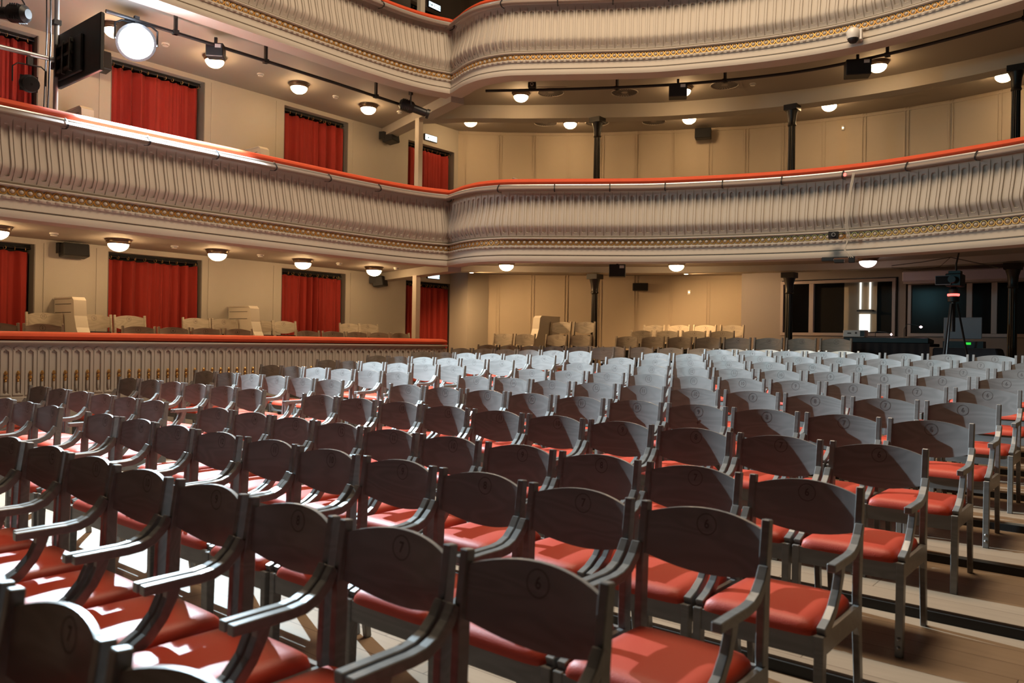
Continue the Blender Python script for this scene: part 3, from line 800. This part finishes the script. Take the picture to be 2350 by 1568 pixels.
def speaker(loc, rz, label, w=.36, h=.19, d=.2, tilt=-.15, bracket=True):
    root = empty('wall_speaker', loc, rz, label=label, cat='speaker', group='black wall speakers')
    mt = Matrix.Rotation(tilt, 4, 'Y')
    o = MB().box(.06, -w / 2, -h / 2, .06 + d, w / 2, h / 2, mt).obj('cabinet', M['black'], root, bevel=.012)
    MB().box(.06 + d, -w / 2 + .012, -h / 2 + .012, .064 + d, w / 2 - .012, h / 2 - .012, mt).obj('grille', M['blackm'], root)
    if bracket:
        mb = MB(); mb.box(0, -w / 2 - .01, -.02, .12, -w / 2, .13).box(0, w / 2, -.02, .12, w / 2 + .01, .13).box(0, -w / 2 - .01, .12, .12, w / 2 + .01, .13).obj('bracket', M['black'], root)
speaker((XW, 4.93, 1.19), 0, 'black speaker on the wall between first and second curtain')
speaker((XW, 10.72, 1.14), .5, 'black speaker behind the lamp near the beam, stalls box', .3, .2, .22)
speaker((XW, 10.95, 4.10), .3, 'black speaker on the upper wall left of the post', .3, .2, .24)
speaker((XW, 5.25, 4.05), 0, 'black speaker half hidden behind the hanging screen', .26, .28, .2)
speaker((-7.92, 16.2, 4.60), -1.2, 'dark box speaker high on the curved panel wall', .34, .22, .2, 0, False)
speaker((-9.1, 15.6, 1.25), -1.05, 'black speaker on the back wall below the girder', .34, .17, .18, 0, False)

def sensor_proto():
    root = empty('smoke_detector')
    MB().lathe([(.055, 0), (.055, -.018), (.042, -.022), (.042, -.04), (.02, -.045), (.002, -.045)], n=16).obj('housing', M['white'], root, True)
    MB().lathe([(.044, -.024), (.044, -.030)], n=16).obj('slot_ring', M['mark'], root)
    return root
s0 = sensor_proto(); fs_ = True
SEN = [((-11.54, 4.35, 1.35), 'over the stalls box, leftmost by the wall speaker'), ((-11.52, 6.02, 1.35), 'over the stalls box, between first two lamps'), ((-11.46, 7.45, 1.35), 'over the stalls box, right of the second lamp'),
       ((-11.44, 9.04, 1.35), 'over the stalls box, left of the last lamp'), ((-11.2, 10.2, 1.35), 'over the stalls box, tucked against the cross beam'),
       ((-11.52, 5.83, 4.33), 'on the upper ceiling, in the spotlight glare'), ((-11.56, 7.46, 4.33), 'on the upper ceiling, right of the black box lamp'),
       ((-11.52, 8.96, 4.33), 'on the upper ceiling, between the two curtain lamps'), ((-11.3, 10.3, 4.33), 'on the upper ceiling, under the profile spotlight'), ((-5.87, 13.95, 4.77), 'on the centre ceiling left of the second column')]
for loc, d in SEN:
    o = s0 if fs_ else copy_tree(s0); fs_ = False; o.location = loc; tag(o, 'small white detector ' + d, 'detector', 'ceiling detectors')
def vent_proto():
    root = empty('air_vent')
    MB().box(-.3, -.3, -.008, .3, .3, 0).obj('plate', M['ceil'], root)
    mb = MB()
    for k in range(28):
        a = 2 * PI * k / 28; c, s = math.cos(a), math.sin(a); mb.add([(r * c - q * s, r * s + q * c, -.012) for r, q in ((.06, -.004), (.24, -.014), (.24, .014), (.06, .004))], [(0, 1, 2, 3)])
    mb.obj('slots', M['mark'], root); tv, tf = torus_vf(.25, .012, 28, 6)
    MB().add([(v[0], v[2], v[1] - .012) for v in tv], tf).obj('rim', M['ceil'], root, True); return root
v0 = vent_proto(); fv = True
for loc, rz, d in [((-10.48, 13.8, 4.77), .6, 'behind the girder, left of the first column'), ((-9.57, 14.45, 4.77), .6, 'behind the girder, hidden partly by the first column'), ((-8.54, 15.08, 4.77), .5, 'behind the girder, right of the first column'),
                   ((-9.12, 12.17, 4.77), .6, 'in front of the girder, left one'), ((-8.0, 13.0, 4.77), .5, 'in front of the girder, middle one'), ((-6.3, 13.7, 4.77), .3, 'in front of the girder, right one')]:
    o = v0 if fv else copy_tree(v0); fv = False; o.location = loc; o.rotation_euler = (0, 0, rz); tag(o, 'round slotted ceiling vent ' + d, 'vent', 'round ceiling vents')
for loc, rz, d in (((-5.2, 17.02, 4.52), -1.5, 'upper curved wall right of the second column'), ((-8.17, 16.12, 1.15), -1.15, 'lower curved wall below the girder')):
    root = empty('wall_sensor', loc, rz, label='tiny white wall sensor on the ' + d, cat='sensor')
    MB().box(0, -.03, -.05, .03, .03, .05).obj('housing', M['white'], root, bevel=.006)
    MB().lathe([(.014, .03), (.010, .038), (.001, .04)], n=10).obj('eye', M['tiny'], root).rotation_euler = (0, PI / 2, 0)
for loc, d in (((-10.98, 12.05, 1.40), 'left, by the corner'), ((-7.35, 14.37, 1.40), 'right, above the wall sensor')):
    root = empty('downlight', loc, 0, label='small recessed downlight under the lower girder, ' + d, cat='lamp')
    MB().lathe([(.06, 0), (.06, -.01), (.05, -.014)], n=16).obj('rim', M['white'], root, True)
    MB().lathe([(.048, -.012), (.03, -.02), (.002, -.022)], n=16).obj('glass', M['tiny'], root, True)
    light('downlight_lamp', 'SPOT', Vector(loc) + Vector((0, 0, -.03)), 260, (1.0, .60, .27), Vector(loc) + Vector((.25, .5, -1)), spot_size=math.radians(165), spot_blend=.6, shadow_soft_size=.04)

# ---------------------------------------------------------------- lighting bars and stage lamps
def bar_run(pts, label, hang, zc):
    root = empty('lighting_bar', pts[0], 0, label=label, cat='bar'); O = Vector(pts[0]); P = [Vector(p) - O for p in pts]
    MB().tube(P, .025, 10).obj('tube', M['black'], root, True)
    for h in hang:
        h = Vector(h) - O; mb = MB(); mb.box(h.x - .02, h.y - .02, h.z - .03, h.x + .02, h.y + .02, zc - O.z); mb.box(h.x - .035, h.y - .035, h.z - .03, h.x + .035, h.y + .035, h.z + .03); mb.obj('hanger', M['black'], root)
bar_run([(-10.44, 4.5, 4.1), (-10.42, 5.2, 4.1), (-10.4, 6.0, 4.1), (-10.38, 6.8, 4.1), (-10.36, 8.0, 4.1), (-10.38, 9.7, 4.1)], 'long black bar under the second balcony along the left side', [(-10.39, 6.79, 4.1), (-10.36, 8.9, 4.1), (-10.4, 5.4, 4.1)], 4.33)
CB = catmull([(-9.35, 10.55, 4.4), (-7.93, 11.45, 4.4), (-6.52, 12.2, 4.4), (-5.3, 12.65, 4.4), (-4.2, 12.85, 4.4), (-2.73, 12.75, 4.4), (-1.2, 12.4, 4.4), (.4, 11.8, 4.4)], 6)
bar_run([(p.x, p.y, 4.42) for p in CB], 'curved black bar under the second balcony centre', [(-7.4, 11.78, 4.42), (-5.75, 12.52, 4.42), (-3.3, 12.85, 4.42), (-1.5, 12.5, 4.42)], 4.77)

def profile_spot(loc, aim, label, lensm=None, s=1.0, short=False, zbar=None):
    root = empty('stage_spotlight', loc, 0, label=label, cat='spotlight', group='stage spotlights')
    d = (Vector(aim) - Vector(loc)).normalized(); R = d.to_track_quat('-Z', 'Y').to_euler()
    S = lambda L: [(a * s, b * s) for a, b in L]
    def put(mb, name, m, sm=False):
        o = mb.obj(name, m, root, sm); o.rotation_euler = R; return o
    if short:
        put(MB().lathe(S([(.06, .34), (.13, .28), (.15, .20), (.155, .02), (.165, .0), (.15, -.0)]), n=24), 'lamp_housing', M['black'], True)
        put(MB().lathe(S([(.148, .004), (.10, -.022), (.002, -.03)]), n=24), 'lens', lensm, True)
    else:
        put(MB().lathe(S([(.055, .20), (.10, .16), (.105, -.02), (.075, -.06)]), n=16), 'lamp_housing', M['black'], True)
        put(MB().lathe(S([(.07, -.05), (.065, -.28), (.085, -.29), (.085, -.34), (.06, -.345)]), n=16), 'lens_tube', M['black'], True)
        put(MB().lathe(S([(.078, -.340), (.002, -.346)]), n=20), 'lens', M['blackm'], True)
        mb = MB()
        for k in range(4): mb.box(-.09 * s, -.09 * s, (.02 + .03 * k) * s, .09 * s, .09 * s, (.03 + .03 * k) * s)
        put(mb, 'cooling_fins', M['black'])
    h = Vector((d.y, -d.x, 0)).normalized(); w_ = .17 * s; zt = (zbar - loc[2] if zbar else .22 * s)
    MB().tube([h * w_, h * w_ + Vector((0, 0, zt * .8)), h * w_ * .7 + Vector((0, 0, zt)), -h * w_ * .7 + Vector((0, 0, zt)), -h * w_ + Vector((0, 0, zt * .8)), -h * w_], .009 * s, 6).obj('yoke', M['black'], root)
    MB().box(-.025, -.03, zt - .005, .025, .03, zt + .09).obj('clamp', M['black'], root)
    return root
KEY = Vector((-10.40, 4.88, 3.79)); AIM = Vector((-7.0, 5.5, -1.0)); KD = (AIM - KEY).normalized()
FACE = Vector((-5.0, 3.4, 0.2))
big = profile_spot(KEY - (FACE - KEY).normalized() * .05, FACE, 'dazzling white floodlight shining over the stalls', M['lens'], 1.5, True, 4.07)
light('key_spot', 'SPOT', KEY + KD * .03 + Vector((.03, 0, 0)), 7200, (0.66, 0.87, 1.0), AIM, spot_size=math.radians(93), spot_blend=.16, shadow_soft_size=.05)
light('floodlight_spill', 'POINT', KEY + Vector((.1, -.05, .16)), 30, (0.70, 0.82, 1.0), shadow_soft_size=.12)
profile_spot((-10.2, 9.55, 4.04), (-8.5, 11.5, 3.2), 'black profile spotlight at the bar end near the cross beam')
profile_spot((-10.42, 3.63, 2.95), (-9.2, 3.3, 2.6), 'black spotlight hanging from the grey side tube, left of post')
profile_spot((-10.42, 3.45, 3.72), (-11.2, 3.0, 3.8), 'spotlight at the top left corner beside the upright tube')
profile_spot((-10.42, 3.1, 2.95), (-10.9, 2.6, 2.9), 'spotlight cut by the left edge of the photo')
def black_box(loc, rz, label, w=.34, h=.22, d=.26):
    root = empty('lighting_unit', loc, rz, label=label, cat='lighting unit', group='black boxes on bars')
    MB().box(-w / 2, -d / 2, -h, w / 2, d / 2, 0).obj('case', M['black'], root, bevel=.01)
    MB().box(w / 2 - .11, -d / 2 - .003, -.07, w / 2 - .03, -d / 2 - .001, -.02).obj('sticker', M['white'], root)
    MB().box(-.02, -.02, 0, .02, .02, .10).obj('clamp', M['black'], root)
black_box((-10.45, 6.02, 4.13), .8, 'black box unit hanging in front of an upper lamp, left side', .24, .19, .18)
black_box((-6.4, 12.1, 4.36), .5, 'black box unit on the curved bar, middle one', .30, .22, .22)
black_box((-3.7, 12.75, 4.38), .45, 'black box unit on the curved bar, rightmost near the dome camera', .36, .24, .24)
black_box((-7.72, 12.4, 1.42), .55, 'black box unit under the first balcony beside the column', .30, .22, .24)
def small_cam(loc, rz, label):
    root = empty('small_camera', loc, rz, label=label, cat='camera')
    MB().box(-.07, -.05, -.05, .07, .06, .05).obj('body', M['black'], root, bevel=.008)
    MB().tube([(0, -.05, 0), (0, -.09, 0)], .028, 14).obj('lens', M['steel'], root, True)
    MB().tube([(0, -.0901, 0), (0, -.092, 0)], .018, 14).obj('lens_glass', M['blackm'], root)
small_cam((-8.62, 10.95, 4.48), .6, 'small black camera on the left end of the curved bar')
# dome camera on the second balcony cornice
root = empty('dome_camera', (-3.45, 11.66, 4.42), .1, label='white dome security camera on the second balcony cornice', cat='camera')
MB().lathe([(.03, .07), (.07, .05), (.09, .02), (.088, -.05), (.078, -.085)], n=20).obj('housing', M['white'], root, True)
MB().lathe([(.074, -.085), (.07, -.11), (.045, -.14), (.002, -.152)], n=20).obj('dome', M['black'], root, True)
MB().box(.09, -.02, -.11, .115, .08, .04).obj('bracket', M['white'], root)
# cable bundle, webcams and red lamp on the first balcony
root = empty('cable_bundle', (-3.42, 11.63, 1.2), 0, label='pale cables hanging down the first balcony front', cat='cable')
for k in range(3):
    pts = [(.0 + .012 * k, .02, 1.24), (-.02 + .014 * k, -.02, 1.05), (-.03 + .01 * k, -.12, .75), (-.05 + .016 * k, -.125, .5), (-.03 + .02 * k, -.09, .33), (-.04 - .01 * k, -.12, .15), (0 + .03 * k, -.10, .04)]
    MB().tube([tuple(p) for p in catmull([(a, b) for a, b, c in pts], 3)] if False else pts, .0045, 6).obj('cable', M['cable'], root, True)
o = MB().lathe([(.002, .03), (.018, .02), (.02, -.01), (.01, -.02)], n=12).obj('red_lamp', M['redled'], None, True); o.location = (-3.53, 11.66, 2.43); tag(o, 'small glowing red lamp clipped to the first balcony rail', 'lamp')
small_cam((-3.66, 11.62, 1.58), .3, 'black webcam clipped to the gold ring frieze')
root = empty('camera_cluster', (-3.62, 11.72, 1.24), .2, label='cluster of small black cameras hanging under the first balcony', cat='camera')
MB().box(-.22, -.05, -.02, -.06, .03, .03).obj('body', M['black'], root, bevel=.006)
MB().box(-.05, -.08, -.05, .08, .02, .0).obj('body', M['black'], root, bevel=.006)
MB().box(.14, -.06, -.05, .22, .02, .03).obj('body', M['black'], root, bevel=.006)
MB().box(-.22, 0, .03, .22, .012, .042).obj('bracket', M['black'], root)

# side rig with the hanging screen
o = empty('scaffold_post', (-10.5, 3.95, 1.66), 0, label='upright grey steel tube behind the balcony rail at left', cat='tube')
MB().tube([(0, 0, 0), (0, 0, 3.6)], .028, 14).obj('tube', M['steel'], o, True)
MB().box(-.045, -.045, 1.56, .045, .045, 1.64).obj('coupler', M['black'], o); MB().box(-.04, -.04, 2.1, .04, .04, 2.16).obj('coupler', M['black'], o)
o = empty('scaffold_rail', (-10.45, 1.2, 3.25), 0, label='horizontal grey steel tube joining the upright at left', cat='tube')
MB().tube([(0, 0, 0), (0, 2.82, .07)], .028, 14).obj('tube', M['steel'], o, True)
o = empty('hanging_screen', (-9.92, 3.97, 3.32), 0, label='black television seen from behind, beside the upright tube', cat='television')
MB().box(-.58, 0, -.33, .58, .045, .33).obj('back_shell', M['black'], o, bevel=.008)
MB().box(-.57, .046, -.32, .57, .05, .32).obj('screen', M['blackm'], o)
MB().box(-.5, -.03, -.26, .15, 0, .18).obj('rear_housing', M['black'], o, bevel=.01)
mb = MB()
for z in (-.18, -.02, .12): mb.box(-.5, -.06, z, -.05, -.03, z + .035)
for x in (-.5, -.3, -.1): mb.box(x, -.07, -.22, x + .03, -.03, .17)
mb.obj('wall_bracket', M['iron'], o)
for k, (x, y) in enumerate(((-10.6, 3.86), (-10.58, 3.9), (-10.43, 3.84))):
    o = MB().tube([(x, y, 4.7), (x + .02, y + .01, 3.6), (x - .01, y, 2.7), (x + .05, y + .04, 1.7)], .007, 6).obj('hanging_cable', M['black'], None, True); tag(o, 'thin black cables running down beside the upright tube', 'cable', 'cables at the side rig')

# ---------------------------------------------------------------- control room front and sound desk
BY = 16.0
bw = MB()
bw.box(-6.9, BY, -1.0, 1.5, BY + .1, .21); bw.box(-6.9, BY, 1.32, 1.5, BY + .1, 1.5); bw.box(-6.9, BY, .21, -6.04, BY + .1, 1.32); bw.box(-3.85, BY, .21, -3.72, BY + .1, 1.32); bw.box(-1.6, BY, .21, 1.5, BY + .1, 1.32)
bw.box(-6.9, BY + .02, -1.0, -6.85, 17.0, 1.5)
struct('wall_booth', bw, M['booth'])
inn = MB(); inn.box(-6.6, BY + .1, 0, 1.5, BY + .12, .2); inn.box(-6.5, 16.62, -.2, -1.4, 16.66, 1.5)
struct('wall_booth_inner', inn, M['blackm'])  # near-black surfaces paint in the darkness of the room behind the panes
def window(name, x0, x1, z0, z1, muls):
    t = .06; fr = MB(); y0, y1 = BY - .03, BY + .05
    fr.box(x0 - t, y0, z0 - t, x1 + t, y1, z0); fr.box(x0 - t, y0, z1, x1 + t, y1, z1 + t); fr.box(x0 - t, y0, z0, x0, y1, z1); fr.box(x1, y0, z0, x1 + t, y1, z1)
    for m in muls: fr.box(m - .045, y0, z0, m + .045, y1, z1)
    f = tag(fr.obj(name, M['pvc'], None, bevel=.004), kind='structure')
    MB().box(x0, BY + .01, z0, x1, BY + .016, z1).obj('pane', M['pane'], f)
window('window_1', -6.0, -3.95, .27, 1.24, [-5.44])
window('window_2', -3.62, -1.7, .27, 1.16, [-2.68, -2.30])
o = empty('shutter_box', (-2.75, BY - .06, 1.30), 0, label='long pale roller shutter box above the right control room window', cat='shutter')
MB().box(-1.0, -.12, -.09, 1.1, .05, .10).obj('box', M['shutter'], o, bevel=.02); MB().box(-.98, -.1, -.13, 1.08, .02, -.09).obj('slot', M['pvc'], o)
o = empty('lit_cupboard', (-4.57, 16.57, .3), 0, label='pale lit doorway panel with two glowing door-gap strips seen through the window', cat='panel')
MB().box(-.42, 0, .0, .2, .04, 1.0).obj('panel', M['cream'], o); MB().box(-.12, -.02, .45, -.09, -.001, 1.0).obj('gap_glow', M['cyan'], o); MB().box(.06, -.02, .45, .09, -.001, 1.0).obj('gap_glow', M['cyan'], o)  # emissive strips stand in for white light through the door gap
MB().box(-.12, -.02, .0, .08, -.001, .35).obj('glow_door', M['cyan'], o); MB().box(-.13, -.16, .40, .16, -.03, .43).obj('shelf', M['black'], o)  # door piece made emissive, its brightness is put into the material
# long table
o = empty('sound_desk', (-3.57, 13.75, -.96), 0, label='long table under black cloth in front of the control room windows', cat='table')
mb = MB(); secs = []
MB().box(-.8, -.35, .98, .8, .35, 1.03).obj('tabletop', M['cloth'], o, bevel=.01)
for i in range(61):
    x = -.8 + 1.6 * i / 60; f_ = .012 * math.sin(i * 1.3); secs.append([(x, -.352 + f_ * .2, 1.03), (x, -.36 + f_, .6), (x, -.37 + 1.5 * f_, .02)])
mb.sweep(None, secs, False); mb.obj('table_skirt', M['cloth'], o, True)
o = empty('side_table', (-2.12, 13.75, -.96), 0, label='small table under draped black cloth right of the tripod', cat='table')
MB().add([(-.62, -.3, .97), (.22, -.3, .97), (.22, .3, .97), (-.62, .3, .97), (-.63, -.36, .02), (.5, -.36, .02), (.5, .35, .02), (-.63, .35, .02)], [(0, 1, 2, 3), (0, 4, 5, 1), (1, 5, 6, 2), (2, 6, 7, 3), (3, 7, 4, 0)]).obj('cloth', M['cloth'], o, bevel=.02)
o = empty('mixing_console', (-3.5, 13.85, .072), 0, label='long black mixing console lying on the cloth-covered table', cat='mixer')
MB().add([(-.62, -.18, 0), (.66, -.18, 0), (.66, .2, 0), (-.62, .2, 0), (-.62, -.18, .09), (.66, -.18, .09), (.66, .2, .06), (-.62, .2, .06)], [(0, 1, 2, 3), (4, 5, 6, 7), (0, 1, 5, 4), (1, 2, 6, 5), (2, 3, 7, 6), (3, 0, 4, 7)]).obj('case', M['black'], o, bevel=.01)
o = empty('receiver_box', (-3.95, 13.75, .165), 0, label='small pale receiver box on the left of the console', cat='box')
MB().box(-.17, -.1, 0, .17, .1, .11).obj('case', M['white'], o, bevel=.006); MB().box(-.1, -.103, .05, -.04, -.1, .07).box(.02, -.103, .05, .05, -.1, .08).obj('sockets', M['mark'], o); MB().box(.1, -.104, .01, .165, -.1, .1).obj('display', M['black'], o)
for x, z, big_ in ((-3.38, .21, 0), (-2.95, .33, 1)):
    o = empty('desk_lamp', (x - .15, 13.7, .165), 0, label=['gooseneck lamp with a small pink light right of receiver box', 'gooseneck lamp with a bright pink light left of the tripod'][big_], cat='lamp', group='gooseneck desk lamps')
    MB().tube([(-.1, 0, 0), (-.1, 0, z * .4), (-.06, 0, z - .12), (.05, 0, z - .13), (.12, 0, z - .15)], .006, 6).obj('gooseneck', M['black'], o, True)
    MB().lathe([(.002, .02), (.018 + .008 * big_, 0), (.002, -.02)], n=10).obj('bulb', M['pinkled'], o, True).location = (.14, 0, z - .165)
o = empty('laptop', (-2.40, 13.85, .012), 0, label='open grey laptop lid seen from behind the tripod', cat='laptop')
MB().box(-.27, 0, .14, .25, .02, .47).obj('lid', M['screen'], o, bevel=.006); MB().box(-.24, -.2, 0, .3, .05, .10).obj('base', M['black'], o)
MB().box(.06, -.203, .05, .14, -.2, .085).obj('green_display', M['greenled'], o)
# video camera on a tripod
o = empty('video_tripod', (-2.34, 12.75, -.96), 0, label='tall black tripod standing before the control room', cat='tripod')
for a in (.3, 2.4, 4.5):
    MB().tube([(.05 * math.cos(a), .05 * math.sin(a), 1.60), (.16 * math.cos(a), .16 * math.sin(a), 1.0), (.34 * math.cos(a), .34 * math.sin(a), .0)], .014, 8).obj('leg', M['black'], o, True)
MB().lathe([(.03, 1.2), (.03, 1.62), (.075, 1.63), (.075, 1.70), (.05, 1.71), (.06, 1.80), (.03, 1.84)], n=14).obj('head', M['black'], o, True)
MB().lathe([(.078, 1.71), (.08, 1.725), (.078, 1.74)], n=14).obj('red_ring', M['redled'], o, True)
MB().box(-.2, -.02, .70, .2, .02, .72).obj('spreader', M['black'], o)
o = empty('video_camera', (-2.34, 12.75, .88), 0, label='black professional video camera mounted on the tripod', cat='camera')
MB().box(-.08, -.16, 0, .12, .16, .18).obj('body', M['black'], o, bevel=.012)
MB().box(-.20, -.20, .02, -.0, -.16, .15).obj('monitor', M['screen'], o, bevel=.006); MB().box(-.19, -.203, .03, -.01, -.2, .14).obj('monitor_screen', M['blackm'], o)
MB().tube([(.02, -.16, .09), (.02, -.26, .09)], .05, 14).obj('lens', M['black'], o, True)
MB().box(-.05, -.1, .18, .1, .06, .22).obj('top_handle', M['black'], o); MB().tube([(.03, 0, .2), (.03, 0, .33), (.06, 0, .48)], .012, 8).obj('microphone', M['black'], o, True)
# cables drooping below the girder
o = empty('ceiling_cables', (-3.3, 14.0, 1.3), 0, label='thin dark cables drooping from lamp to right column', cat='cable')
MB().tube([(-.2, .1, .05), (.3, 0, .08), (.7, -.1, .12), (1.1, -.2, .0), (1.4, -.4, -.1)], .006, 6).obj('cable', M['black'], o, True)
MB().tube([(-.2, .1, .02), (.2, 0, -.05), (.55, -.1, -.02), (.7, -.1, .12)], .004, 6).obj('cable', M['black'], o, True)

o = empty('handrail', (-9.05, 10.95, 1.62), .3, label='short pale handrail sticking up behind the first balcony rail', cat='handrail')
MB().tube([(0, 0, 0), (0, 0, 1.26), (.03, 0, 1.29), (.42, 0, 1.12), (.42, 0, 0)], .016, 8).obj('tube', M['cream'], o, True)
